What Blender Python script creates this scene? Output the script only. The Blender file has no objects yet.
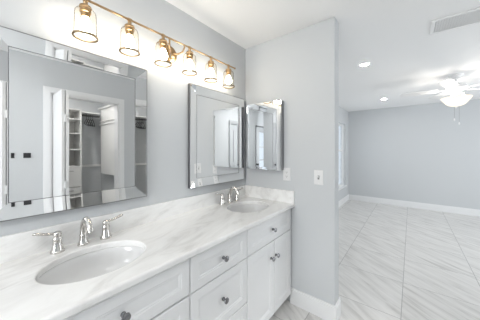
import bpy, bmesh, math, random
from mathutils import Vector, Matrix

# ------------------------------------------------------------------ scene, camera, light
S = bpy.context.scene
COL = S.collection
S.view_settings.view_transform = 'Standard'
S.view_settings.look = 'None'
S.view_settings.gamma = 1.0
S.view_settings.use_curve_mapping = False
S.view_settings.exposure = 0.3
S.cycles.max_bounces = 14
S.cycles.diffuse_bounces = 7
S.cycles.glossy_bounces = 6
S.cycles.transmission_bounces = 8
S.cycles.transparent_max_bounces = 16
S.cycles.caustics_reflective = False
S.cycles.caustics_refractive = False
S.cycles.sample_clamp_indirect = 6.0

CAM_H = 1.378
cam = bpy.data.objects.new('camera', bpy.data.cameras.new('camera'))
COL.objects.link(cam)
cam.data.sensor_fit = 'HORIZONTAL'
cam.data.sensor_width = 36.0
cam.data.lens = 36.0 * 215.57 / 480.0
cam.data.shift_y = -(160.0 - 149.88) / 480.0
cam.data.clip_start = 0.02
cam.location = (0, 0, CAM_H)
cam.rotation_euler = (math.radians(90), 0, math.radians(38.435 - 90))
S.camera = cam

W = bpy.data.worlds.new('sky')
S.world = W
W.use_nodes = True
bg = W.node_tree.nodes['Background']
bg.inputs['Color'].default_value = (0.80, 0.90, 1.0, 1)
bg.inputs['Strength'].default_value = 1.0


def area(name, loc, rot, sx, sy, power, color=(1, 1, 1)):
    l = bpy.data.lights.new(name, 'AREA')
    l.shape = 'RECTANGLE'
    l.size, l.size_y, l.energy, l.color = sx, sy, power, color
    o = bpy.data.objects.new(name, l)
    COL.objects.link(o)
    o.location = loc
    o.rotation_euler = rot
    return o


# added fill lamps behind two made-up windows, bedroom right and shower end
area('fill_bedroom', (4.3, -3.35, 1.35), (math.radians(90), 0, 0), 2.4, 1.7, 55, (0.95, 0.98, 1.0))
area('fill_shower_end', (-2.38, .55, 1.5), (0, math.radians(-90), 0), 1.2, 1.1, 50, (0.97, 0.99, 1.0))
BULB, CAN, BATH_FILL, BOWL = 34.0, 320.0, 300.0, 1.1
FANB = 75.0

# main dimensions
H = 2.44
YW = 1.368            # vanity wall
XP = 1.8116           # partition face
XP2 = 1.927
YP = 0.474            # free end of the partition
XF = 6.585            # far bedroom wall
YO = -0.61            # wall facing the vanity
YO2 = -0.73
XE = -1.50            # end wall of the bathroom
XO_END = 1.93
YR = -3.2             # right bedroom wall


# ------------------------------------------------------------------ materials
def mat(name, color, rough=0.5, metal=0.0, spec=0.5, coat=0.0):
    m = bpy.data.materials.new(name)
    m.use_nodes = True
    b = m.node_tree.nodes['Principled BSDF']
    b.inputs['Base Color'].default_value = (*color, 1)
    b.inputs['Roughness'].default_value = rough
    b.inputs['Metallic'].default_value = metal
    b.inputs['Specular IOR Level'].default_value = spec
    b.inputs['Coat Weight'].default_value = coat
    return m


def nd(m, t):
    return m.node_tree.nodes.new(t)


def ln(m, a, b):
    m.node_tree.links.new(a, b)


def bump(m, scale, strength, dist=0.002):
    n = nd(m, 'ShaderNodeTexNoise'); n.inputs['Scale'].default_value = scale
    n.inputs['Detail'].default_value = 3
    g = nd(m, 'ShaderNodeNewGeometry')
    ln(m, g.outputs['Position'], n.inputs['Vector'])
    b = nd(m, 'ShaderNodeBump'); b.inputs['Strength'].default_value = strength
    b.inputs['Distance'].default_value = dist
    ln(m, n.outputs['Fac'], b.inputs['Height'])
    ln(m, b.outputs['Normal'], m.node_tree.nodes['Principled BSDF'].inputs['Normal'])


def emis(name, color, strength):
    m = bpy.data.materials.new(name)
    m.use_nodes = True
    nt = m.node_tree
    nt.nodes.remove(nt.nodes['Principled BSDF'])
    e = nd(m, 'ShaderNodeEmission')
    e.inputs['Color'].default_value = (*color, 1)
    e.inputs['Strength'].default_value = strength
    ln(m, e.outputs[0], nt.nodes['Material Output'].inputs['Surface'])
    return m


def thin_glass(name, tint=(1, 1, 1), rough=0.02, blend=0.12, cap=0.4):
    m = bpy.data.materials.new(name)
    m.use_nodes = True
    nt = m.node_tree
    nt.nodes.remove(nt.nodes['Principled BSDF'])
    t = nd(m, 'ShaderNodeBsdfTransparent'); t.inputs['Color'].default_value = (*tint, 1)
    g = nd(m, 'ShaderNodeBsdfGlossy'); g.inputs['Roughness'].default_value = rough
    w = nd(m, 'ShaderNodeLayerWeight'); w.inputs['Blend'].default_value = blend
    x = nd(m, 'ShaderNodeMixShader')
    k = nd(m, 'ShaderNodeMath'); k.operation = 'MULTIPLY'; k.inputs[1].default_value = cap
    ln(m, w.outputs['Fresnel'], k.inputs[0])
    ln(m, k.outputs[0], x.inputs['Fac'])
    ln(m, t.outputs[0], x.inputs[1]); ln(m, g.outputs[0], x.inputs[2])
    ln(m, x.outputs[0], nt.nodes['Material Output'].inputs['Surface'])
    return m


M = {}
M['wall'] = mat('grey_paint', (0.575, 0.592, 0.606), 0.6, spec=0.3); bump(M['wall'], 260, 0.05)
M['ceiling'] = mat('ceiling_paint', (0.91, 0.91, 0.908), 0.8, spec=0.2); bump(M['ceiling'], 120, 0.10)
M['trim'] = mat('white_trim_paint', (0.79, 0.795, 0.80), 0.35)
M['vanity'] = mat('white_lacquer', (0.82, 0.825, 0.83), 0.36)
M['gap'] = mat('cabinet_gap', (0.25, 0.25, 0.26), 0.7)
M['vent_back'] = mat('grey_duct_face', (0.58, 0.58, 0.585), 0.7)
M['dome'] = emis('fill_dome_glow', (1.0, 0.985, 0.96), 9.0)
M['nickel'] = mat('polished_nickel', (0.66, 0.64, 0.615), 0.13, 1.0)
M['pewter'] = mat('dark_pewter', (0.27, 0.27, 0.28), 0.25, 1.0)
M['gold'] = mat('brushed_gold', (0.44, 0.30, 0.165), 0.32, 1.0)
M['rim_gold'] = mat('dull_gold_rim', (0.22, 0.165, 0.105), 0.4, 1.0)
M['mirror'] = mat('mirror_silver', (0.94, 0.945, 0.945), 0.005, 1.0)
M['silver'] = mat('silver_edge', (0.30, 0.30, 0.305), 0.3, 1.0)
M['bead'] = mat('dark_silver_bead', (0.22, 0.22, 0.225), 0.35, 1.0)
M['ceramic'] = mat('white_ceramic', (0.72, 0.72, 0.72), 0.2, coat=0.1)
M['plastic'] = mat('white_plastic', (0.74, 0.74, 0.74), 0.35)
M['slot'] = mat('dark_slot', (0.06, 0.06, 0.06), 0.6)
M['black'] = mat('black_plastic', (0.025, 0.025, 0.028), 0.4)
M['closet'] = mat('closet_laminate', (0.66, 0.66, 0.65), 0.5)
M['shelf'] = mat('white_wire_shelf', (0.84, 0.84, 0.83), 0.4)
M['rod'] = mat('dark_metal_rod', (0.10, 0.10, 0.10), 0.4, 0.8)
M['glass'] = thin_glass('clear_glass', (0.98, 0.98, 0.98), 0.02, 0.14)
M['shade_glass'] = thin_glass('clear_jar_glass', (0.96, 0.93, 0.88), 0.05, 0.10, 0.8)
M['bulb'] = emis('glowing_bulb', (1.0, 0.93, 0.82), BULB)
M['can'] = emis('downlight_lens', (1.0, 0.97, 0.93), CAN)
M['closet_fill'] = emis('closet_fill_lens', (1.0, 0.97, 0.93), 560.0)
M['bath_fill'] = emis('bath_fill_lens', (1.0, 0.985, 0.97), BATH_FILL)
M['fan_bulb'] = emis('fan_bulb_glow', (1.0, 0.93, 0.84), FANB)
M['bowl'] = emis('lit_frosted_bowl', (1.0, 0.90, 0.75), BOWL)
M['white_metal'] = mat('white_enamel', (0.84, 0.84, 0.84), 0.4)
M['frame'] = mat('grey_door_frame', (0.16, 0.165, 0.17), 0.5)
M['doorgrey_shade'] = mat('grey_door_shade', (0.42, 0.435, 0.45), 0.45)  # door grey, darkened to include the shade at this end


def make_tile():
    m = mat('marble_look_tile', (0.7, 0.69, 0.67), 0.28)
    b = m.node_tree.nodes['Principled BSDF']
    g = nd(m, 'ShaderNodeNewGeometry')
    # grout: square grid, 0.61 m
    sep = nd(m, 'ShaderNodeSeparateXYZ'); ln(m, g.outputs['Position'], sep.inputs[0])

    def mth(op, a, bb=None):
        n = nd(m, 'ShaderNodeMath'); n.operation = op
        for i, v in enumerate((a, bb)):
            if v is None: continue
            if isinstance(v, (int, float)): n.inputs[i].default_value = v
            else: ln(m, v, n.inputs[i])
        return n.outputs[0]

    def line(out, off, w):
        f = mth('FRACT', mth('DIVIDE', mth('SUBTRACT', out, off), 0.61))
        d = mth('MULTIPLY', mth('ABSOLUTE', mth('SUBTRACT', f, 0.5)), 0.61)
        return mth('GREATER_THAN', d, 0.305 - w), mth('FLOOR', mth('DIVIDE', mth('SUBTRACT', out, off), 0.61))
    lx, ix = line(sep.outputs['X'], 2.19 - 6.1, 0.0022)
    ly, iy = line(sep.outputs['Y'], 0.065 - 6.1, 0.0025)
    gr = mth('MAXIMUM', lx, ly)
    # per tile offset so that veins break at the joints
    comb = nd(m, 'ShaderNodeCombineXYZ')
    ln(m, mth('MULTIPLY', ix, 3.7), comb.inputs[0]); ln(m, mth('MULTIPLY', iy, 5.3), comb.inputs[1])
    add = nd(m, 'ShaderNodeVectorMath'); add.operation = 'ADD'
    ln(m, g.outputs['Position'], add.inputs[0]); ln(m, comb.outputs[0], add.inputs[1])
    mp = nd(m, 'ShaderNodeMapping')
    mp.inputs['Rotation'].default_value = (0, 0, math.radians(-53))
    ln(m, add.outputs[0], mp.inputs[0])
    mp2 = nd(m, 'ShaderNodeMapping')
    mp2.inputs['Scale'].default_value = (1.3, 11.0, 1)
    ln(m, mp.outputs[0], mp2.inputs[0])
    n1 = nd(m, 'ShaderNodeTexNoise'); n1.inputs['Scale'].default_value = 1.6
    n1.inputs['Detail'].default_value = 6; n1.inputs['Roughness'].default_value = 0.6
    n1.inputs['Distortion'].default_value = 0.6
    ln(m, mp2.outputs[0], n1.inputs['Vector'])
    r = nd(m, 'ShaderNodeValToRGB')
    e = r.color_ramp.elements
    e[0].position = 0.28; e[0].color = (0.47, 0.46, 0.445, 1)
    e[1].position = 0.62; e[1].color = (0.71, 0.70, 0.685, 1)
    k = r.color_ramp.elements.new(0.45); k.color = (0.63, 0.62, 0.605, 1)
    ln(m, n1.outputs['Fac'], r.inputs[0])
    mx = nd(m, 'ShaderNodeMix'); mx.data_type = 'RGBA'
    ln(m, gr, mx.inputs['Factor']); ln(m, r.outputs[0], mx.inputs['A'])
    mx.inputs['B'].default_value = (0.33, 0.325, 0.32, 1)
    ln(m, mx.outputs['Result'], b.inputs['Base Color'])
    return m


def make_quartz():
    m = mat('veined_white_quartz', (0.8, 0.8, 0.8), 0.14)
    b = m.node_tree.nodes['Principled BSDF']
    g = nd(m, 'ShaderNodeNewGeometry')
    mp = nd(m, 'ShaderNodeMapping')
    mp.inputs['Rotation'].default_value = (0, 0.15, math.radians(-14))
    ln(m, g.outputs['Position'], mp.inputs[0])
    mp2 = nd(m, 'ShaderNodeMapping'); mp2.inputs['Scale'].default_value = (1.6, 6.0, 5.0)
    ln(m, mp.outputs[0], mp2.inputs[0])
    n1 = nd(m, 'ShaderNodeTexNoise'); n1.inputs['Scale'].default_value = 1.7
    n1.inputs['Detail'].default_value = 6; n1.inputs['Roughness'].default_value = 0.62
    n1.inputs['Distortion'].default_value = 1.1
    ln(m, mp2.outputs[0], n1.inputs['Vector'])
    r = nd(m, 'ShaderNodeValToRGB')
    e = r.color_ramp.elements
    e[0].position = 0.30; e[0].color = (0.70, 0.692, 0.68, 1)
    e[1].position = 0.60; e[1].color = (0.88, 0.878, 0.87, 1)
    k = r.color_ramp.elements.new(0.46); k.color = (0.835, 0.83, 0.82, 1)
    ln(m, n1.outputs['Fac'], r.inputs[0])
    ln(m, r.outputs[0], b.inputs['Base Color'])
    return m


M['tile'] = make_tile()
M['quartz'] = make_quartz()


# ------------------------------------------------------------------ helpers
def BM():
    return bmesh.new()


def box(bm, x0, x1, y0, y1, z0, z1):
    v = [bm.verts.new(p) for p in ((x0, y0, z0), (x1, y0, z0), (x1, y1, z0), (x0, y1, z0),
                                   (x0, y0, z1), (x1, y0, z1), (x1, y1, z1), (x0, y1, z1))]
    for f in ((3, 2, 1, 0), (4, 5, 6, 7), (0, 1, 5, 4), (1, 2, 6, 5), (2, 3, 7, 6), (3, 0, 4, 7)):
        bm.faces.new([v[i] for i in f])
    return bm


def rings(bm, loops, cap0=True, cap1=True, closed=True):
    """loft a list of point loops"""
    vs = [[bm.verts.new(p) for p in l] for l in loops]
    n = len(vs[0])
    for a, b in zip(vs, vs[1:]):
        for i in range(n if closed else n - 1):
            j = (i + 1) % n
            bm.faces.new((a[i], a[j], b[j], b[i]))
    if cap0: bm.faces.new(list(reversed(vs[0])))
    if cap1: bm.faces.new(vs[-1])
    return bm


def lathe(bm, prof, c=(0, 0, 0), axis='Z', n=28, cap=True, sx=1.0, sy=1.0):
    """prof: (radius, height) pairs along the axis"""
    loops = []
    for r, h in prof:
        l = []
        for i in range(n):
            a = 2 * math.pi * i / n
            p = (r * math.cos(a) * sx, r * math.sin(a) * sy, h)
            if axis == 'Y': p = (p[0], h, p[1])
            if axis == '-Y': p = (p[0], -h, p[1])
            if axis == 'X': p = (h, p[0], p[1])
            l.append((p[0] + c[0], p[1] + c[1], p[2] + c[2]))
        loops.append(l)
    rings(bm, loops, cap, cap)
    return bm


def tube(bm, pts, rad, n=12, flat=1.0, up=Vector((0, 0, 1)), smooth=0):
    """round (or flattened) tube along points; rad is a number or a list"""
    pts = [Vector(p) for p in pts]
    rs = rad if isinstance(rad, (list, tuple)) else [rad] * len(pts)
    if smooth:
        q, rr = [], []
        for i in range(len(pts) - 1):
            p0 = pts[max(i - 1, 0)]; p1 = pts[i]; p2 = pts[i + 1]; p3 = pts[min(i + 2, len(pts) - 1)]
            for k in range(smooth):
                t = k / smooth
                q.append(0.5 * ((2 * p1) + (p2 - p0) * t + (2 * p0 - 5 * p1 + 4 * p2 - p3) * t * t
                                + (3 * p1 - p0 - 3 * p2 + p3) * t ** 3))
                rr.append(rs[i] * (1 - t) + rs[i + 1] * t)
        q.append(pts[-1]); rr.append(rs[-1])
        pts, rs = q, rr
    loops = []
    for i, p in enumerate(pts):
        d = (pts[min(i + 1, len(pts) - 1)] - pts[max(i - 1, 0)]).normalized()
        u = up if abs(d.dot(up)) < 0.95 else Vector((0, 1, 0)) if abs(d.y) < 0.9 else Vector((1, 0, 0))
        s = d.cross(u).normalized()
        w = s.cross(d).normalized()
        loops.append([p + (s * math.cos(2 * math.pi * k / n) + w * math.sin(2 * math.pi * k / n) * flat) * rs[i]
                      for k in range(n)])
    rings(bm, loops)
    return bm


def obj(name, bm, m, parent=None, smooth=False, bevel=0.0, seg=2, origin=None):
    me = bpy.data.meshes.new(name)
    bmesh.ops.recalc_face_normals(bm, faces=bm.faces)
    if origin is not None:
        bmesh.ops.translate(bm, verts=bm.verts, vec=-Vector(origin))
    bm.to_mesh(me)
    bm.free()
    me.materials.append(M[m] if isinstance(m, str) else m)
    o = bpy.data.objects.new(name, me)
    COL.objects.link(o)
    if origin is not None: o.location = origin
    if smooth:
        for p in me.polygons: p.use_smooth = True
        md = o.modifiers.new('split', 'EDGE_SPLIT'); md.split_angle = math.radians(40)
    if bevel:
        b = o.modifiers.new('bevel', 'BEVEL'); b.width = bevel; b.segments = seg
        b.limit_method = 'ANGLE'; b.angle_limit = math.radians(40)
    if parent is not None:
        o.parent = parent
        o.matrix_parent_inverse = Matrix.Translation(-Vector(parent.location))
    return o


def tag(o, label, cat, group=None):
    o['label'] = label; o['category'] = cat
    if group: o['group'] = group
    return o


def thing(name, loc, label, cat, group=None):
    o = bpy.data.objects.new(name, None)
    o.empty_display_size = 0.05
    COL.objects.link(o)
    o.location = loc
    return tag(o, label, cat, group)


def struct(name, bm, m, parent=None, bevel=0.0):
    o = obj(name, bm, m, parent, bevel=bevel)
    if parent is None: o['kind'] = 'structure'
    return o


def copy_tree(o, delta=None, parent=None):
    c = o.copy(); COL.objects.link(c)
    if parent is not None:
        mpi = o.matrix_parent_inverse.copy(); c.parent = parent; c.matrix_parent_inverse = mpi
    for ch in list(o.children):
        copy_tree(ch, None, c)
    if delta is not None: c.location = Vector(o.location) + Vector(delta)
    return c


# ------------------------------------------------------------------ setting
b = BM(); box(b, -3.2, XF + .12, YR - .12, YW + .12, -.06, 0)
struct('floor', b, 'tile')
b = BM(); box(b, -3.2, XF + .12, YR - .12, YW + .12, H, H + .06)
struct('ceiling', b, 'ceiling')

WX0, WX1, WZ0, WZ1 = 5.36, 6.23, 0.44, 2.05
b = BM()
box(b, -2.30, WX0, YW, YW + .12, 0, H)
box(b, WX1, XF + .12, YW, YW + .12, 0, H)
box(b, WX0, WX1, YW, YW + .12, 0, WZ0)
box(b, WX0, WX1, YW, YW + .12, WZ1, H)
struct('wall_left', b, 'wall')
b = BM(); box(b, XP, XP2, YP, YW, 0, H)
struct('wall_partition', b, 'wall', bevel=0.006)
b = BM(); box(b, XF, XF + .12, YR, YW, 0, H)
struct('wall_far', b, 'wall')

# right bedroom wall with an opening for the added window, and the wall nearest the bathroom
b = BM()
box(b, XO_END, 3.0, YR - .12, YR, 0, H); box(b, 5.6, XF + .12, YR - .12, YR, 0, H)
box(b, 3.0, 5.6, YR - .12, YR, 0, .45); box(b, 3.0, 5.6, YR - .12, YR, 2.25, H)
struct('wall_right', b, 'wall')
b = BM(); box(b, XO_END - .12, XO_END, YR - .12, YO2, 0, H)
struct('wall_near', b, 'wall')

# wall facing the vanity: closet opening, water-closet door, outside door, shower end
CX0, CX1, CZ = 0.600, 1.352, 2.045     # closet opening
DX0, DX1 = -1.00, -0.32                 # door opening
b = BM()
box(b, CX1, XO_END, YO2, YO, 0, H)
box(b, CX0, CX1, YO2, YO, CZ, H)
box(b, DX1, CX0, YO2, YO, 0, H)
box(b, DX0, DX1, YO2, YO, 2.0, H)
box(b, -1.345, DX0, YO2, YO, 0, H)
box(b, -2.16, -1.345, YO2, YO, 2.045, H)
box(b, -2.30, -2.16, YO2, YO, 0, H)
struct('wall_back', b, 'wall')
b = BM(); box(b, XE - .12, XE, -.45, -.14, 0, H)
struct('wall_end', b, 'wall')
b = BM()
box(b, -2.42, -2.30, YO2, 0, 0, H); box(b, -2.42, -2.30, 1.1, YW + .12, 0, H)
box(b, -2.42, -2.30, 0, 1.1, 0, .9); box(b, -2.42, -2.30, 0, 1.1, 2.1, H)
struct('wall_shower', b, 'wall')

# closet room behind
CYB = -1.93
b = BM(); box(b, 0.20, 1.70, CYB - .1, CYB, 0, H)
struct('wall_closet_back', b, 'wall')
b = BM(); box(b, 1.58, 1.70, CYB, YO2, 0, H)
struct('wall_closet_right', b, 'wall')
b = BM(); box(b, 0.20, 0.30, CYB, YO2, 0, H)
struct('wall_closet_left', b, 'wall')


def base_prof(bm, pts, h=.14, t=.014):
    """baseboard along a list of (x0,x1,y0,y1) boxes with a stepped top"""
    for x0, x1, y0, y1, nx, ny in pts:
        box(bm, x0, x1, y0, y1, 0, h - .018)
        box(bm, x0 + (.005 if nx < 0 else 0), x1 - (.005 if nx > 0 else 0),
            y0 + (.005 if ny < 0 else 0), y1 - (.005 if ny > 0 else 0), h - .018, h)


t = .014
b = BM(); base_prof(b, [(XP - t, XP, YP, 0.852, -1, 0), (XP - t, XP2 + t, YP - t, YP, 0, -1),
                        (XP2, XP2 + t, YP, YW, 1, 0)])
struct('baseboard_partition', b, 'trim')
b = BM(); base_prof(b, [(XF - t, XF, YR, YW, -1, 0)])
struct('baseboard_far', b, 'trim')
b = BM(); base_prof(b, [(XP2 + t, XF - t, YW - t, YW, 0, -1)])
struct('baseboard_left', b, 'trim')
b = BM(); base_prof(b, [(CX1 + .09, XO_END, YO, YO + t, 0, 1), (DX1 + .07, CX0 - .075, YO, YO + t, 0, 1)])
struct('baseboard_back', b, 'trim')


def casing(name, x0, x1, z1, y, w=.068, d=.018, m='trim'):
    bm = BM()
    for a, c in ((x0 - w, x0), (x1, x1 + w)):
        box(bm, a, c, y, y + d, 0, z1 + w)
        box(bm, a + .012, c - .012, y + d, y + d + .005, 0, z1 + .012)
    box(bm, x0, x1, y, y + d, z1, z1 + w)
    box(bm, x0 - w + .012, x1 + w - .012, y + d, y + d + .005, z1 + .012, z1 + w - .012)
    # jambs lining the opening
    box(bm, x0 - .001, x0 + .014, YO2, y + .001, 0, z1)
    box(bm, x1 - .014, x1 + .001, YO2, y + .001, 0, z1)
    box(bm, x0, x1, YO2, y + .001, z1 - .014, z1 + .001)
    return struct(name, bm, m)


casing('trim_1', CX0, CX1, CZ, YO)
casing('trim_2', DX0, DX1, 2.0, YO, m='doorgrey_shade')  # casing takes the same shade-darkened grey as its door


# windows --------------------------------------------------------------
def sash_window(name, x0, x1, z0, z1, y0, y1, inner):
    """frame between y0 and y1, 'inner' is the room side y of the sill"""
    fr = BM(); w = .045
    box(fr, x0, x0 + w, y0, y1, z0, z1); box(fr, x1 - w, x1, y0, y1, z0, z1)
    box(fr, x0 + w, x1 - w, y0, y1, z0, z0 + w); box(fr, x0 + w, x1 - w, y0, y1, z1 - w, z1)
    root = struct(name, fr, 'trim')
    zm = (z0 + z1) / 2 + .12
    s = BM(); yy = (y0 + y1) / 2
    box(s, x0 + w, x1 - w, yy - .022, yy + .022, zm - .025, zm + .025)
    for a, c in ((z0 + w, zm - .025), (zm + .025, z1 - w)):
        box(s, x0 + w, x0 + w + .03, yy - .018, yy + .018, a, c)
        box(s, x1 - w - .03, x1 - w, yy - .018, yy + .018, a, c)
    struct('window_sash', s, 'trim', root)
    for a, c in ((z0 + w, zm - .025), (zm + .025, z1 - w)):
        p = BM(); box(p, x0 + w + .03, x1 - w - .03, yy - .003, yy + .003, a, c)
        struct('window_pane', p, 'glass', root)
    s = BM(); lo, hi = min(inner, y0), max(inner, y0)
    box(s, x0 - .03, x1 + .03, lo, hi, z0 - .025, z0 + .001)
    struct('window_sill', s, 'trim', root)
    return root


sash_window('window_1', WX0, WX1, WZ0, WZ1, YW + .045, YW + .10, YW - .03)
fr = BM()
for a, c in ((3.0, 3.05), (4.275, 4.325), (5.55, 5.6)):
    box(fr, a, c, YR - .09, YR - .04, .45, 2.25)
box(fr, 3.05, 5.55, YR - .09, YR - .04, .45, .5); box(fr, 3.05, 5.55, YR - .09, YR - .04, 2.2, 2.25)
root = struct('window_fill_bedroom', fr, 'trim')  # unseen window, added to let fill light into the bedroom
for a, c in ((3.05, 4.275), (4.325, 5.55)):
    p = BM(); box(p, a, c, YR - .068, YR - .062, .5, 2.2)
    struct('window_pane', p, 'glass', root)

fr = BM()
for a, c in ((0, .04), (1.06, 1.1)): box(fr, -2.36, -2.31, a, c, .9, 2.1)
for a, c in ((.9, .94), (2.06, 2.1)): box(fr, -2.36, -2.31, .04, 1.06, a, c)
root = struct('window_fill_shower', fr, 'trim')  # made-up window, added so fill light reaches the bathroom
p = BM(); box(p, -2.338, -2.332, .04, 1.06, .94, 2.06)
struct('window_pane', p, 'glass', root)

# doors ------------------------------------------------------------------
# folded closet door: two leaves swung out against the left jamb
b = BM(); box(b, CX0 + .020, CX0 + .045, YO - .02, YO + .385, .02, CZ - .02)
d1 = struct('door_1', b, 'trim')
b = BM(); box(b, CX0 + .054, CX0 + .084, YO - .02, YO + .385, .02, CZ - .02)
struct('door_leaf', b, 'trim', d1)
for z in (.28, 1.0, 1.72):
    b = BM(); tube(b, [(CX0 + .0495, YO + .387, z - .04), (CX0 + .0495, YO + .387, z + .04)], .008, 10)
    box(b, CX0 + .035, CX0 + .064, YO + .385, YO + .388, z - .038, z + .038)
    struct('door_hinge', b, 'trim', d1)

# door with raised casing beside the closet, shade included in its grey
b = BM(); box(b, DX0 + .016, DX1 - .016, YO - .06, YO - .022, .01, 1.984)
for a, c in ((.2, .95), (1.08, 1.85)):
    box(b, DX0 + .12, DX1 - .12, YO - .022, YO - .014, a, c)
d2 = struct('door_2', b, 'doorgrey_shade')
b = BM(); lathe(b, [(.012, 0), (.012, .03), (.027, .036), (.03, .05), (.024, .062), (.008, .066)],
                (DX0 + .075, YO - .022, 1.0), 'Y')
struct('door_knob', b, 'black', d2)

# outside door with a tall glazed light
b = BM()
gx0, gx1 = -2.14, -1.365
for a, c in ((gx0, gx0 + .13), (gx1 - .215, gx1)):
    box(b, a, c, YO - .075, YO - .03, .01, 2.02)
box(b, gx0 + .13, gx1 - .215, YO - .075, YO - .03, .01, .35)
box(b, gx0 + .13, gx1 - .215, YO - .075, YO - .03, 1.88, 2.02)
for z in (.72, 1.09, 1.46):
    box(b, gx0 + .13, gx1 - .215, YO - .065, YO - .04, z - .012, z + .012)
d3 = struct('door_3', b, 'doorgrey_shade')
b = BM(); box(b, gx0 + .13, gx1 - .215, YO - .056, YO - .05, .35, 1.88)
struct('door_pane', b, 'glass', d3)
b = BM(); lathe(b, [(.026, 0), (.026, .006), (.011, .01), (.011, .03), (.026, .038), (.029, .05), (.022, .062), (.006, .066)],
                (gx1 - .08, YO - .03, .977), 'Y')
struct('door_knob', b, 'black', d3)
b = BM()
box(b, gx0 - .02, gx0 - .002, YO - .10, YO + .012, 0, 2.044); box(b, gx1 + .002, gx1 + .02, YO - .10, YO + .012, 0, 2.044)
box(b, gx0 - .02, gx1 + .02, YO - .10, YO + .012, 2.025, 2.044)
struct('door_frame', b, 'frame', d3)

# ------------------------------------------------------------------ vanity cabinets
CT = 0.9              # counter top
CF = 0.8103           # counter front
FY = 0.832            # face of the drawer fronts
BY = FY + .02         # carcass front
KICK = .10


def front_panel(bm, x0, x1, z0, z1, st=.05):
    def loop(i, y):
        return [(x0 + i, y, z0 + i), (x1 - i, y, z0 + i), (x1 - i, y, z1 - i), (x0 + i, y, z1 - i)]
    rings(bm, [loop(0, BY + .0195), loop(0, FY + .003), loop(.003, FY), loop(st, FY), loop(st + .004, FY + .003),
               loop(st + .011, FY + .003), loop(st + .015, FY + .0060)])


def knob(parent, x, z):
    bm = BM()
    lathe(bm, [(.010, -.001), (.010, .004), (.006, .008), (.006, .015), (.013, .019), (.0165, .024), (.015, .030), (.009, .033), (.001, .034)],
          (x, FY, z), '-Y', 20)
    return obj('knob', bm, 'pewter', parent, True)


def cabinet(name, x0, x1, label, drawers, doors):
    root = thing(name, ((x0 + x1) / 2, (BY + YW) / 2, 0), label, 'cabinet', 'white vanity base cabinets')
    bm = BM()
    yb = YW - .003
    box(bm, x0 + .0005, x1 - .0005, BY + .02, yb, KICK, .69)
    # open top box so that the basin has room
    box(bm, x0 + .0005, x0 + .018, BY + .02, yb, .69, .868); box(bm, x1 - .018, x1 - .0005, BY + .02, yb, .69, .868)
    box(bm, x0 + .018, x1 - .018, BY + .02, BY + .03, .69, .868); box(bm, x0 + .018, x1 - .018, yb - .01, yb, .69, .868)
    box(bm, x0 + .0005, x1 - .0005, BY + .075, yb, 0, KICK)
    obj('carcass', bm, 'vanity', root)
    for (a, c, z0, z1, kx) in drawers:
        bm = BM(); front_panel(bm, a, c, z0, z1, .046)
        d = obj('drawer', bm, 'vanity', root)
        knob(d, kx, (z0 + z1) / 2)
    for (a, c, z0, z1, kx, kz) in doors:
        bm = BM(); front_panel(bm, a, c, z0, z1, .055)
        d = obj('door', bm, 'vanity', root)
        knob(d, kx, kz)
    return root


g = .003
cabinet('vanity_cabinet', 0.0, .664, 'white shaker vanity cabinet under the nearer sink with one knob on its wide top drawer',
        [(.012, .664 - g, .685, .857, .355)],
        [(.012, .338 - g, .106, .676, .31, .60), (.338 + g, .664 - g, .106, .676, .366, .60)])
cabinet('vanity_cabinet', .664, 1.125, 'white three-drawer vanity cabinet between the two sink cabinets',
        [(.664 + g, 1.125 - g, .681, .857, .897), (.664 + g, 1.125 - g, .394, .676, .897), (.664 + g, 1.125 - g, .106, .388, .897)], [])
cabinet('vanity_cabinet', 1.125, 1.795, 'white shaker vanity cabinet with a door pair, next to the partition wall',
        [(1.125 + g, 1.770, .681, .857, 1.452)],
        [(1.125 + g, 1.478 - g, .106, .676, 1.425, .557), (1.478 + g, 1.770, .106, .676, 1.497, .557)])
# filler strip between cabinet and wall
bm = BM(); box(bm, 1.7955, XP - .0005, BY, BY + .02, KICK, .868)
tag(obj('filler_strip', bm, 'vanity'), 'narrow white filler strip between the end vanity cabinet and partition wall', 'filler')

# countertop with two oval cut-outs --------------------------------------
SINKS = [(.356, 1.085), (1.482, 1.085)]
SA, SB = .200, .158
X0C, X1C, Y1C = -.03, XP - .001, YW - .001


def ell(cx, cy, a, c, z, n=56):
    return [(cx + a * math.cos(2 * math.pi * i / n), cy + c * math.sin(2 * math.pi * i / n), z) for i in range(n)]


def rect(i, z, fi=None):
    fi = i if fi is None else fi
    return [(X0C + i, CF + fi, z), (X1C, CF + fi, z), (X1C, Y1C, z), (X0C + i, Y1C, z)]


bm = BM()
layers = [(.010, CT), (.0045, CT - .0015), (.0012, CT - .005), (0, CT - .010), (0, CT - .026), (.003, CT - .030), (.006, CT - .031)]
outer = [[bm.verts.new(p) for p in rect(i, z)] for i, z in layers]
for a, c in zip(outer, outer[1:]):
    for i in range(4):
        bm.faces.new((a[i], a[(i + 1) % 4], c[(i + 1) % 4], c[i]))
tops, bots = [], []
for cx, cy in SINKS:
    ls = [[bm.verts.new(p) for p in ell(cx, cy, SA + o, SB + o, z)] for o, z in
          ((.006, CT), (.002, CT - .0015), (0, CT - .005), (0, CT - .027), (.003, CT - .031))]
    for a, c in zip(ls, ls[1:]):
        for i in range(len(a)):
            j = (i + 1) % len(a)
            bm.faces.new((a[i], a[j], c[j], c[i]))
    tops.append(ls[0]); bots.append(ls[-1])


def fill(loops):
    es = []
    for l in loops:
        for i in range(len(l)):
            e = bm.edges.get((l[i], l[(i + 1) % len(l)])) or bm.edges.new((l[i], l[(i + 1) % len(l)]))
            es.append(e)
    bmesh.ops.triangle_fill(bm, use_beauty=True, edges=es)


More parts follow.
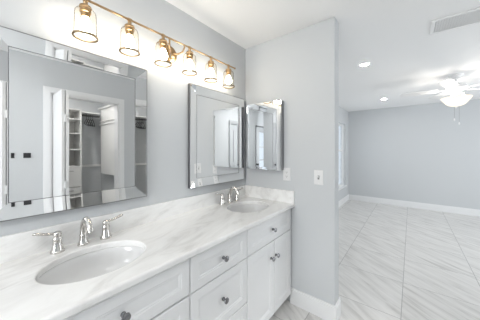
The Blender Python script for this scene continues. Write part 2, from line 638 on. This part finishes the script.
fill([outer[0]] + tops)
fill([outer[-1]] + bots)
ct = tag(obj('vanity_countertop', bm, 'quartz'), 'long white veined quartz countertop with two oval sink cut-outs over the white cabinets', 'countertop')
bm = BM(); box(bm, X0C, X1C - .0205, YW - .021, Y1C, CT - .0005, 1.011)
obj('backsplash', bm, 'quartz', ct, bevel=.002)
bm = BM(); box(bm, X1C - .020, X1C, CF + .004, Y1C, CT - .0005, 1.011)
obj('side_splash', bm, 'quartz', ct, bevel=.002)


# basins ------------------------------------------------------------------
def sink(cx, cy, label):
    root = thing('sink', (cx, cy, .74), label, 'sink', 'oval undermount sinks')
    bm = BM()
    zt = CT - .032
    prof = [(1.10, zt - .012), (1.10, zt), (1.03, zt), (1.005, zt - .006), (.985, zt - .03), (.94, zt - .065), (.84, zt - .098), (.66, zt - .120), (.42, zt - .131), (.16, zt - .135)]
    rings(bm, [ell(cx, cy, SA * k, SB * k, z) for k, z in prof] , False, False)
    # outside skin
    prof2 = [(1.10, zt - .012), (1.06, zt - .03), (1.0, zt - .075), (.86, zt - .112), (.6, zt - .138), (.16, zt - .147)]
    rings(bm, [ell(cx, cy, SA * k, SB * k, z) for k, z in prof2], False, True)
    obj('basin', bm, 'ceramic', root, True)
    bm = BM(); lathe(bm, [(.036, -.002), (.036, .002), (.030, .004), (.028, .001), (.020, .001), (.020, .006), (.016, .008), (.002, .009)],
                     (cx, cy, zt - .134), 'Z', 24)
    obj('drain', bm, 'nickel', root, True)


sink(*SINKS[0], 'oval white undermount sink nearer the camera, below the first framed mirror')
sink(*SINKS[1], 'oval white undermount sink farther along, next to the partition wall')


# faucets -----------------------------------------------------------------
def faucet(cx, label):
    fy = 1.298
    CT = 0.9004
    root = thing('faucet', (cx, fy, CT), label, 'faucet', 'polished nickel widespread faucets')
    bell = [(.0275, 0), (.0275, .006), (.0245, .009), (.0235, .014), (.0200, .030), (.0170, .046), (.0158, .056),
            (.0180, .060), (.0180, .064), (.0158, .067), (.0150, .078), (.0170, .082), (.0160, .090), (.0100, .096), (.002, .097)]
    # spout
    bm = BM()
    lathe(bm, [(.0255, 0), (.0255, .006), (.0225, .009), (.020, .020), (.0175, .034), (.0165, .044), (.0178, .048), (.0165, .052), (.012, .055)],
          (cx, fy, CT), 'Z', 26)
    tube(bm, [(cx, fy, CT + .045), (cx, fy - .000, CT + .075), (cx, fy - .010, CT + .108), (cx, fy - .034, CT + .132),
              (cx, fy - .062, CT + .130), (cx, fy - .085, CT + .112), (cx, fy - .098, CT + .090)],
         [.0165, .0155, .0150, .0145, .0140, .0130, .0135], 16, smooth=5)
    sp = obj('spout', bm, 'nickel', root, True)
    bm = BM(); tube(bm, [(cx, fy - .097, CT + .093), (cx, fy - .102, CT + .083)], .0105, 14)
    obj('aerator', bm, 'nickel', sp, True)
    bm = BM(); tube(bm, [(cx, fy + .024, CT), (cx, fy + .024, CT + .06)], .003, 8)
    lathe(bm, [(.003, 0), (.006, .004), (.006, .010), (.002, .013)], (cx, fy + .024, CT + .058), 'Z', 12)
    obj('lift_rod', bm, 'nickel', sp, True)
    for s in (-1, 1):
        hx = cx + s * .1025
        bm = BM(); lathe(bm, bell, (hx, fy, CT), 'Z', 26)
        h = obj('handle', bm, 'nickel', root, True)
        bm = BM()
        tube(bm, [(hx - s * .006, fy, CT + .086), (hx + s * .018, fy, CT + .089), (hx + s * .045, fy - .002, CT + .095),
                  (hx + s * .072, fy - .004, CT + .104), (hx + s * .086, fy - .005, CT + .107)],
             [.0095, .0092, .0088, .0105, .0055], 14, flat=.66, smooth=4)
        obj('lever', bm, 'nickel', h, True)


faucet(.362, 'polished nickel widespread faucet with two levers behind the nearer sink')
faucet(1.488, 'polished nickel widespread faucet with two levers behind the farther sink')


# ------------------------------------------------------------------ mirrors
def framed_mirror(x0, x1, z0, z1, label):
    f = .070
    yi, yo = YW - .018, YW - .0272
    root = thing('wall_mirror', ((x0 + x1) / 2, YW, z0), label, 'mirror', 'framed mirrors over the sinks')
    bm = BM(); box(bm, x0 + .004, x1 - .004, yi + .004, YW - .0005, z0 + .004, z1 - .004)
    obj('backing', bm, 'silver', root)
    bm = BM(); box(bm, x0 + f, x1 - f, yi, yi + .0035, z0 + f, z1 - f)
    obj('mirror_glass', bm, 'mirror', root)
    O = [(x0, z0), (x1, z0), (x1, z1), (x0, z1)]
    I = [(x0 + f, z0 + f), (x1 - f, z0 + f), (x1 - f, z1 - f), (x0 + f, z1 - f)]
    for k in range(4):
        j = (k + 1) % 4
        bm = BM()
        fr = [(O[k][0], yo, O[k][1]), (O[j][0], yo, O[j][1]), (I[j][0], yi, I[j][1]), (I[k][0], yi, I[k][1])]
        bk = [(p[0], p[1] + .0035, p[2]) for p in fr]
        rings(bm, [fr, bk])
        obj('frame_strip', bm, 'mirror', root)

    def border(name, r, h, ya, yb):
        bm = BM()
        (xa, za), (xb, zb) = r
        box(bm, xa - h, xa, ya, yb, za - h, zb + h); box(bm, xb, xb + h, ya, yb, za - h, zb + h)
        box(bm, xa, xb, ya, yb, za - h, za); box(bm, xa, xb, ya, yb, zb, zb + h)
        obj(name, bm, 'bead' if 'bead' in name else 'silver', root)
    border('inner_bead', ((x0 + f + .001, z0 + f + .001), (x1 - f - .001, z1 - f - .001)), .0022, yi - .0022, yi + .0008)
    border('edge_trim', ((x0, z0), (x1, z1)), .004, yo - .0015, YW - .0005)


framed_mirror(.037, .717, 1.081, 1.892, 'framed wall mirror above the nearer sink, reflecting the open closet')
framed_mirror(1.072, 1.752, 1.081, 1.892, 'framed wall mirror above the farther sink, touching the corner cabinet')

# medicine cabinet on the partition --------------------------------------
root = thing('medicine_cabinet', (XP, 1.11, 1.192), 'frameless mirrored medicine cabinet on the partition wall by the corner', 'cabinet')
my0, my1, mz0, mz1, mx = .918, 1.300, 1.190, 1.829, 1.752
bm = BM(); box(bm, mx + .006, XP - .0005, my0 + .002, my1 - .002, mz0 + .002, mz1 - .002)
obj('body', bm, 'silver', root)


def mloop(i, x):
    return [(x, my0 + i, mz0 + i), (x, my1 - i, mz0 + i), (x, my1 - i, mz1 - i), (x, my0 + i, mz1 - i)]


bm = BM(); rings(bm, [mloop(0, mx + .0055), mloop(0, mx + .0009), mloop(.024, mx)])
obj('mirror_door', bm, 'mirror', root)

# ------------------------------------------------------------------ six-lamp vanity light
LX = [.362 + .2145 * i for i in range(6)]
LY, LZ = 1.268, 2.126
cx = sum(LX) / 6
root = thing('vanity_light', (cx, YW, 2.0), 'long gold vanity light with six clear glass jar shades above the mirrors', 'light fixture')
bm = BM(); tube(bm, [(LX[0] - .085, LY, LZ), (LX[-1] + .085, LY, LZ)], .006, 14)
for x in (LX[0] - .085, LX[-1] + .085):
    lathe(bm, [(.006, -.004), (.009, -.002), (.009, .004), (.005, .008)] if x > cx else [(.005, -.008), (.009, -.004), (.009, .002), (.006, .004)], (x, LY, LZ), 'X', 14)
obj('bar', bm, 'gold', root, True)
bm = BM(); lathe(bm, [(.062, .0005), (.062, .010), (.056, .016), (.036, .020), (.034, .034), (.020, .040), (.004, .042)], (cx, YW, 2.066), '-Y', 36)
obj('backplate', bm, 'gold', root, True)
for s in (-1, 1):
    bm = BM(); tube(bm, [(cx + s * .012, YW - .034, 2.066), (cx + s * .03, YW - .062, 2.062), (cx + s * .052, YW - .088, 2.078),
                         (cx + s * .060, YW - .100, 2.105), (cx + s * .060, LY, LZ - .004)], .006, 12, smooth=5)
    obj('arm', bm, 'gold', root, True)
first = None
for i, x in enumerate(LX):
    if first is None:
        parts = []
        bm = BM()
        lathe(bm, [(.007, -.005), (.010, -.009), (.010, -.020), (.008, -.023), (.008, -.028), (.015, -.030), (.0240, -.034), (.0265, -.039),
                   (.0265, -.045), (.0240, -.047), (.0240, -.066), (.020, -.068), (.018, -.090), (.004, -.091)], (x, LY, LZ), 'Z', 28)
        lathe(bm, [(.0080, -.011), (.0092, -.009), (.0092, .009), (.0080, .011)], (x, LY, LZ), 'X', 16)
        parts.append(obj('lamp_holder', bm, 'gold', root, True, origin=(x, LY, LZ)))
        bm = BM()
        zz = LZ - .186
        sh = [(.0262, LZ - .052), (.0380, LZ - .055), (.0440, LZ - .063), (.0465, LZ - .078), (.0475, LZ - .100), (.0490, LZ - .140), (.0505, zz)]
        rings(bm, [[(x + r * math.cos(2 * math.pi * k / 40), LY + r * math.sin(2 * math.pi * k / 40), z) for k in range(40)] for r, z in sh], False, False)
        s0 = obj('glass_shade', bm, 'shade_glass', root, True, origin=(x, LY, LZ)); parts.append(s0)
        bm = BM()
        rr = []
        for k in range(9):
            a = 2 * math.pi * k / 8
            rr.append((.0510 + .0048 * math.cos(a), zz + .0060 * math.sin(a)))
        lathe(bm, rr, (x, LY, 0), 'Z', 40, cap=False)
        rim = obj('rim', bm, 'rim_gold', s0, True, origin=(0, 0, 0))
        rim.matrix_parent_inverse = Matrix.Translation(-Vector((x, LY, LZ)))
        bm = BM()
        lathe(bm, [(.012, -.089), (.014, -.094), (.019, -.106), (.026, -.120), (.0285, -.134), (.026, -.148), (.018, -.158), (.008, -.1625), (.001, -.163)],
              (x, LY, LZ), 'Z', 24)
        parts.append(obj('bulb', bm, 'bulb', root, True, origin=(x, LY, LZ)))
        first = parts
    else:
        for p in first:
            copy_tree(p, (x - LX[0], 0, 0), root)

# ------------------------------------------------------------------ plates on the partition
def plate(name, y0, y1, z0, z1, label, cat, kind):
    root = thing(name, (XP, (y0 + y1) / 2, (z0 + z1) / 2), label, cat)
    yc, zc = (y0 + y1) / 2, (z0 + z1) / 2
    bm = BM(); box(bm, XP - .006, XP - .0003, y0, y1, z0, z1)
    obj('cover_plate', bm, 'plastic', root, bevel=.003)
    if kind == 'outlet':
        bm = BM(); box(bm, XP - .008, XP - .0055, yc - .017, yc + .017, zc - .034, zc + .034)
        f = obj('receptacle', bm, 'plastic', root, bevel=.001)
        for s in (-1, 1):
            bm = BM()
            for dy in (-.007, .006):
                box(bm, XP - .0088, XP - .0078, yc + dy, yc + dy + .0022, zc + s * .019 - .004, zc + s * .019 + .005)
            box(bm, XP - .0088, XP - .0078, yc - .002, yc + .002, zc + s * .019 - .011, zc + s * .019 - .007)
            obj('socket', bm, 'slot', f)
    else:
        bm = BM(); box(bm, XP - .0075, XP - .0055, yc - .0075, yc + .0075, zc - .016, zc + .016)
        f = obj('switch_slot', bm, 'gap', root)
        bm = BM()
        rings(bm, [[(XP - .006, yc - .005, zc - .004), (XP - .006, yc + .005, zc - .004), (XP - .006, yc + .005, zc + .010), (XP - .006, yc - .005, zc + .010)],
                   [(XP - .019, yc - .004, zc + .006), (XP - .019, yc + .004, zc + .006), (XP - .019, yc + .004, zc + .014), (XP - .019, yc - .004, zc + .014)]])
        obj('toggle', bm, 'plastic', root, bevel=.001)
    for s in (-1, 1):
        bm = BM(); lathe(bm, [(.003, 0), (.003, .0015), (.001, .002)], (XP - .0075, yc, zc + s * .048), 'X', 10)
        obj('screw', bm, 'white_metal', root)


plate('wall_outlet', .853, .925, 1.098, 1.214, 'white wall outlet on the partition, beside the medicine cabinet', 'outlet', 'outlet')
plate('light_switch', .563, .640, 1.088, 1.210, 'white toggle switch plate on the partition near its free edge', 'light switch', 'switch')

# dark plates on the wall facing the vanity (seen in the mirror)
for x, w, lab in ((.292, .013, 'small dark single switch plate on the wall facing the vanity'),
                  (.402, .030, 'wide dark switch plate on the wall facing the vanity, beside the closet')):
    bm = BM(); box(bm, x - w, x + w, YO + .0003, YO + .007, 1.29, 1.345)
    root = tag(obj('dark_switch_plate', bm, 'black', bevel=.002), lab, 'light switch')

# exhaust vent
root = thing('exhaust_vent', (-1.25, -.33, H), 'dark slatted exhaust vent in the ceiling near the glazed door, seen in the corner mirror', 'air vent')
bm = BM(); box(bm, -1.37, -1.13, -.42, -.24, H - .004, H - .0003)
obj('back_plate', bm, 'black', root)
for k in range(7):
    bm = BM(); box(bm, -1.36, -1.14, -.415 + k * .026, -.405 + k * .026, H - .010, H - .004)
    obj('slat', bm, 'gap', root)

# shower panel with a dark bar handle on the end of the room
bm = BM(); box(bm, XE - .06, XE - .05, -.135, .80, .0, 2.05)
root = tag(obj('shower_door', bm, 'glass'), 'clear glass shower door at the bathroom end, seen in the corner mirror', 'shower door')
bm = BM(); tube(bm, [(XE - .050, -.08, 1.33), (XE - .012, -.08, 1.33), (XE - .012, -.08, 1.58), (XE - .050, -.08, 1.58)], .011, 10)
obj('handle', bm, 'black', root, True)

# ------------------------------------------------------------------ closet fittings (seen in the mirror)
root = thing('closet_shelf_tower', (1.0, CYB, 0), 'tall pale closet tower with open shelves over two drawers', 'closet shelving')
tx0, tx1, ty0, ty1, tz = .84, 1.17, CYB + .002, CYB + .35, 2.05
bm = BM(); box(bm, tx0, tx0 + .018, ty0, ty1, 0, tz)
obj('side_panel', bm, 'closet', root)
bm = BM(); box(bm, tx1 - .018, tx1, ty0, ty1, 0, tz)
obj('side_panel', bm, 'closet', root)
bm = BM(); box(bm, tx0 + .018, tx1 - .018, ty0, ty0 + .006, .05, tz)
obj('back_panel', bm, 'closet', root)
for z in (.45, 1.10, 1.385, 1.645, 1.88, tz - .009):
    bm = BM(); box(bm, tx0 + .018, tx1 - .018, ty0 + .006, ty1, z - .009, z + .009)
    obj('shelf', bm, 'closet', root)
for z0, z1 in ((.47, .77), (.78, 1.085)):
    bm = BM(); box(bm, tx0 + .02, tx1 - .02, ty0 + .01, ty1 + .015, z0, z1)
    d = obj('drawer', bm, 'closet', root, bevel=.002)
    bm = BM(); tube(bm, [(.96, ty1 + .015, z1 - .05), (.96, ty1 + .035, z1 - .05), (1.05, ty1 + .035, z1 - .05), (1.05, ty1 + .015, z1 - .05)], .004, 8)
    obj('pull', bm, 'silver', d)

# rods and shelf on the back wall
for z, lab in ((2.02, 'upper white closet shelf with a dark hanging rod beneath, on the closet back wall'),
               (1.09, 'lower pale hanging rail across the closet back wall')):
    root = thing('hanging_rail', (1.37, CYB, z), lab, 'closet rail')
    bm = BM()
    if z > 1.5: box(bm, 1.172, 1.455, CYB + .002, CYB + .30, z - .012, z + .006)
    else: box(bm, 1.172, 1.578, CYB + .002, CYB + .025, z - .02, z + .02)
    obj('shelf', bm, 'shelf', root)
    if z > 1.5:
        for yy, zz in ((CYB + .27, z - .055),):
            bm = BM(); tube(bm, [(1.171, yy, zz), (1.455, yy, zz)], .016, 12)
            obj('rod', bm, 'rod', root)
# hangers
hy, hz = CYB + .27, 2.02 - .055
hang = None
for k, (x, tw) in enumerate(((1.262, .45), (1.292, .45), (1.322, .45), (1.352, .45))):
    if hang is None:
        bm = BM()
        tube(bm, [(0, -.025, -.004), (0, -.020, .0125), (0, 0, .0212), (0, .020, .0125), (0, .025, -.006), (0, .008, -.030), (0, 0, -.040), (0, 0, -.055)], .0033, 8, smooth=3)
        tube(bm, [(0, 0, -.055), (0, .10, -.095), (0, .19, -.145), (0, .17, -.16), (0, -.17, -.16), (0, -.19, -.145), (0, -.10, -.095), (0, 0, -.055)], .006, 8, smooth=2)
        hang = obj('clothes_hanger', bm, 'black', None, True); h = hang
    else:
        h = hang.copy(); COL.objects.link(h)
    h.location = (x, hy, hz); h.rotation_euler = (0, 0, tw)
    tag(h, 'empty black clothes hanger bunched on the dark rod in the closet', 'hanger', 'black hangers on the closet rod')

# wall-hung unit on the right wall of the closet
root = thing('closet_hanging_unit', (1.54, -1.37, .95), 'wall-hung pale closet panel unit with two shelves and light rods, on the closet right wall', 'closet shelving')
bm = BM(); box(bm, 1.50, 1.516, -1.73, -1.01, .955, 2.11)
obj('panel', bm, 'shelf', root)
bm = BM(); box(bm, 1.46, 1.578, -1.75, -.99, 2.111, 2.13)
obj('top_shelf', bm, 'shelf', root)
bm = BM(); box(bm, 1.516, 1.578, -1.73, -1.01, 1.0, 1.02)
obj('bottom_shelf', bm, 'shelf', root)
for z in (1.885, 1.83):
    bm = BM(); tube(bm, [(1.485, -1.74, z), (1.485, -1.0, z)], .010, 10)
    box(bm, 1.485, 1.50, -1.70, -1.69, z - .005, z + .005); box(bm, 1.485, 1.50, -1.05, -1.04, z - .005, z + .005)
    obj('rod', bm, 'shelf', root)

# ------------------------------------------------------------------ ceiling: downlights, grille, fan
def downlight(x, y, lab, m):
    root = thing('recessed_light', (x, y, H), lab, 'ceiling light', 'recessed ceiling lights')
    bm = BM()
    lathe(bm, [(.040, -.001), (.043, -.005), (.052, -.005), (.058, -.0005)], (x, y, H), 'Z', 32, cap=False)
    obj('trim_ring', bm, 'white_metal', root, True)
    bm = BM(); lathe(bm, [(.041, -.0008), (.041, -.003), (.03, -.0035), (.001, -.0036)], (x, y, H), 'Z', 32)
    obj('lens', bm, m, root)


downlight(3.063, .454, 'round lit downlight in the ceiling just past the partition', 'can')
downlight(5.39, .443, 'round lit downlight in the ceiling close to the far wall', 'can')
downlight(.85, -1.15, 'added round fill downlight in the closet ceiling', 'closet_fill')  # unseen lamp added to brighten the closet interior
downlight(-.35, -.05, 'added round fill downlight in the bathroom ceiling, out of view', 'bath_fill')  # unseen lamp added as general bathroom fill

# added dome, out of view, that brightens the bathroom ceiling
root = thing('fill_dome', (-.62, .30, H), 'added opal fill dome close under the ceiling at the shower end of the bathroom', 'ceiling light')
bm = BM(); lathe(bm, [(.06, -.0005), (.06, -.018), (.02, -.03), (.012, -.10), (.012, -.125)], (-.62, .30, H), 'Z', 28)
obj('canopy', bm, 'white_metal', root, True)
bm = BM(); lathe(bm, [(.02, -.12), (.09, -.125), (.145, -.14), (.165, -.165), (.16, -.19), (.13, -.222), (.08, -.243), (.01, -.252)], (-.62, .30, H), 'Z', 36)
obj('dome', bm, 'dome', root, True)

# ceiling return grille
root = thing('ceiling_vent', (2.52, -.45, H), 'white louvred return-air grille set in the ceiling near the partition', 'air vent')
vx0, vx1, vy0, vy1 = 2.36, 2.64, -.74, -.13
bm = BM(); w = .028
box(bm, vx0, vx0 + w, vy0, vy1, H - .010, H - .0004); box(bm, vx1 - w, vx1, vy0, vy1, H - .010, H - .0004)
box(bm, vx0 + w, vx1 - w, vy0, vy0 + w, H - .010, H - .0004); box(bm, vx0 + w, vx1 - w, vy1 - w, vy1, H - .010, H - .0004)
obj('frame', bm, 'white_metal', root, bevel=.003)
bm = BM(); box(bm, vx0 + w, vx1 - w, vy0 + w, vy1 - w, H - .0015, H - .0004)
obj('back_plate', bm, 'vent_back', root)
k = 0
y = vy0 + w + .006
proto = None
while y < vy1 - w - .01:
    if proto is None:
        bm = BM()
        rings(bm, [[(vx0 + w, 0, -.0095), (vx0 + w, .0135, -.003), (vx0 + w, .0145, -.0042), (vx0 + w, .001, -.0105)],
                   [(vx1 - w, 0, -.0095), (vx1 - w, .0135, -.003), (vx1 - w, .0145, -.0042), (vx1 - w, .001, -.0105)]])
        proto = obj('slat', bm, 'white_metal', root)
        proto.matrix_parent_inverse = Matrix.Translation(-Vector(root.location))
        s = proto
    else:
        s = proto.copy(); COL.objects.link(s); s.parent = root; s.matrix_parent_inverse = proto.matrix_parent_inverse.copy()
    s.location = (0, y, H)
    y += .0165

# ceiling fan
fx, fyy = 4.30, -.50
root = thing('ceiling_fan', (fx, fyy, H), 'white ceiling fan with a glowing bowl light hanging in the bedroom', 'ceiling fan')
bm = BM(); lathe(bm, [(.078, -.0004), (.078, -.012), (.066, -.030), (.036, -.046), (.014, -.050)], (fx, fyy, H), 'Z', 32)
obj('canopy', bm, 'white_metal', root, True)
bm = BM(); tube(bm, [(fx, fyy, H - .048), (fx, fyy, H - .125)], .012, 12)
obj('downrod', bm, 'white_metal', root, True)
bm = BM(); lathe(bm, [(.020, -.118), (.06, -.128), (.105, -.145), (.115, -.165), (.115, -.195), (.10, -.212), (.062, -.222), (.055, -.262), (.03, -.268)], (fx, fyy, H), 'Z', 36)
obj('motor', bm, 'white_metal', root, True)
NB = 5
for k in range(NB):
    a = math.radians(20 + 72 * k)
    R = Matrix.Translation((fx, fyy, H - .200)) @ Matrix.Rotation(a, 4, 'Z')
    Rb = R @ Matrix.Rotation(math.radians(11), 4, 'X')
    bm = BM()
    out = []
    for (x, yh) in ((.19, .045), (.22, .058), (.40, .068), (.56, .071), (.62, .060), (.645, .030)):
        out.append((x, yh))
    loop = [(x, yh) for x, yh in out] + [(x, -yh) for x, yh in reversed(out)]
    rings(bm, [[(x, yy, -.003) for x, yy in loop], [(x, yy, .003) for x, yy in loop]])
    bmesh.ops.transform(bm, matrix=Rb, verts=bm.verts)
    bl = obj('blade', bm, 'white_metal', root)
    bm = BM(); tube(bm, [(.095, 0, .0), (.15, 0, -.004), (.20, 0, -.006), (.26, 0, -.006)], [.012, .013, .018, .012], 10, flat=.35)
    bmesh.ops.transform(bm, matrix=R, verts=bm.verts)
    obj('blade_iron', bm, 'white_metal', bl, True)
bm = BM()
pr = [(.160, -.318), (.164, -.323), (.157, -.336), (.141, -.360), (.124, -.385), (.108, -.406), (.082, -.428), (.046, -.441), (.012, -.445)]
lp = [[(fx + r * math.cos(2 * math.pi * k / 40), fyy + r * math.sin(2 * math.pi * k / 40), H + z) for k in range(40)] for r, z in pr]
rings(bm, lp, False, True)
obj('light_bowl', bm, 'bowl', root, True)
for k in range(3):
    a = math.radians(30 + 120 * k)
    bm = BM(); lathe(bm, [(.008, -.270), (.012, -.285), (.022, -.305), (.026, -.322), (.020, -.338), (.002, -.346)], (fx + .07 * math.cos(a), fyy + .07 * math.sin(a), H), 'Z', 16)
    obj('bulb', bm, 'fan_bulb', root, True)
bm = BM(); lathe(bm, [(.004, -.262), (.004, -.455), (.012, -.452), (.012, -.462), (.003, -.472)], (fx, fyy, H), 'Z', 14)
obj('finial', bm, 'white_metal', root, True)
for dx, dy, z in ((.02, .015, 1.79), (-.01, -.03, 1.73)):
    bm = BM(); tube(bm, [(fx + dx, fyy + dy, 1.995), (fx + dx, fyy + dy, z + .03)], .0018, 6)
    c = obj('pull_chain', bm, 'silver', root)
    bm = BM(); lathe(bm, [(.002, .04), (.008, .03), (.009, .012), (.003, 0)], (fx + dx, fyy + dy, z), 'Z', 12)
    obj('fob', bm, 'white_metal', c, True)
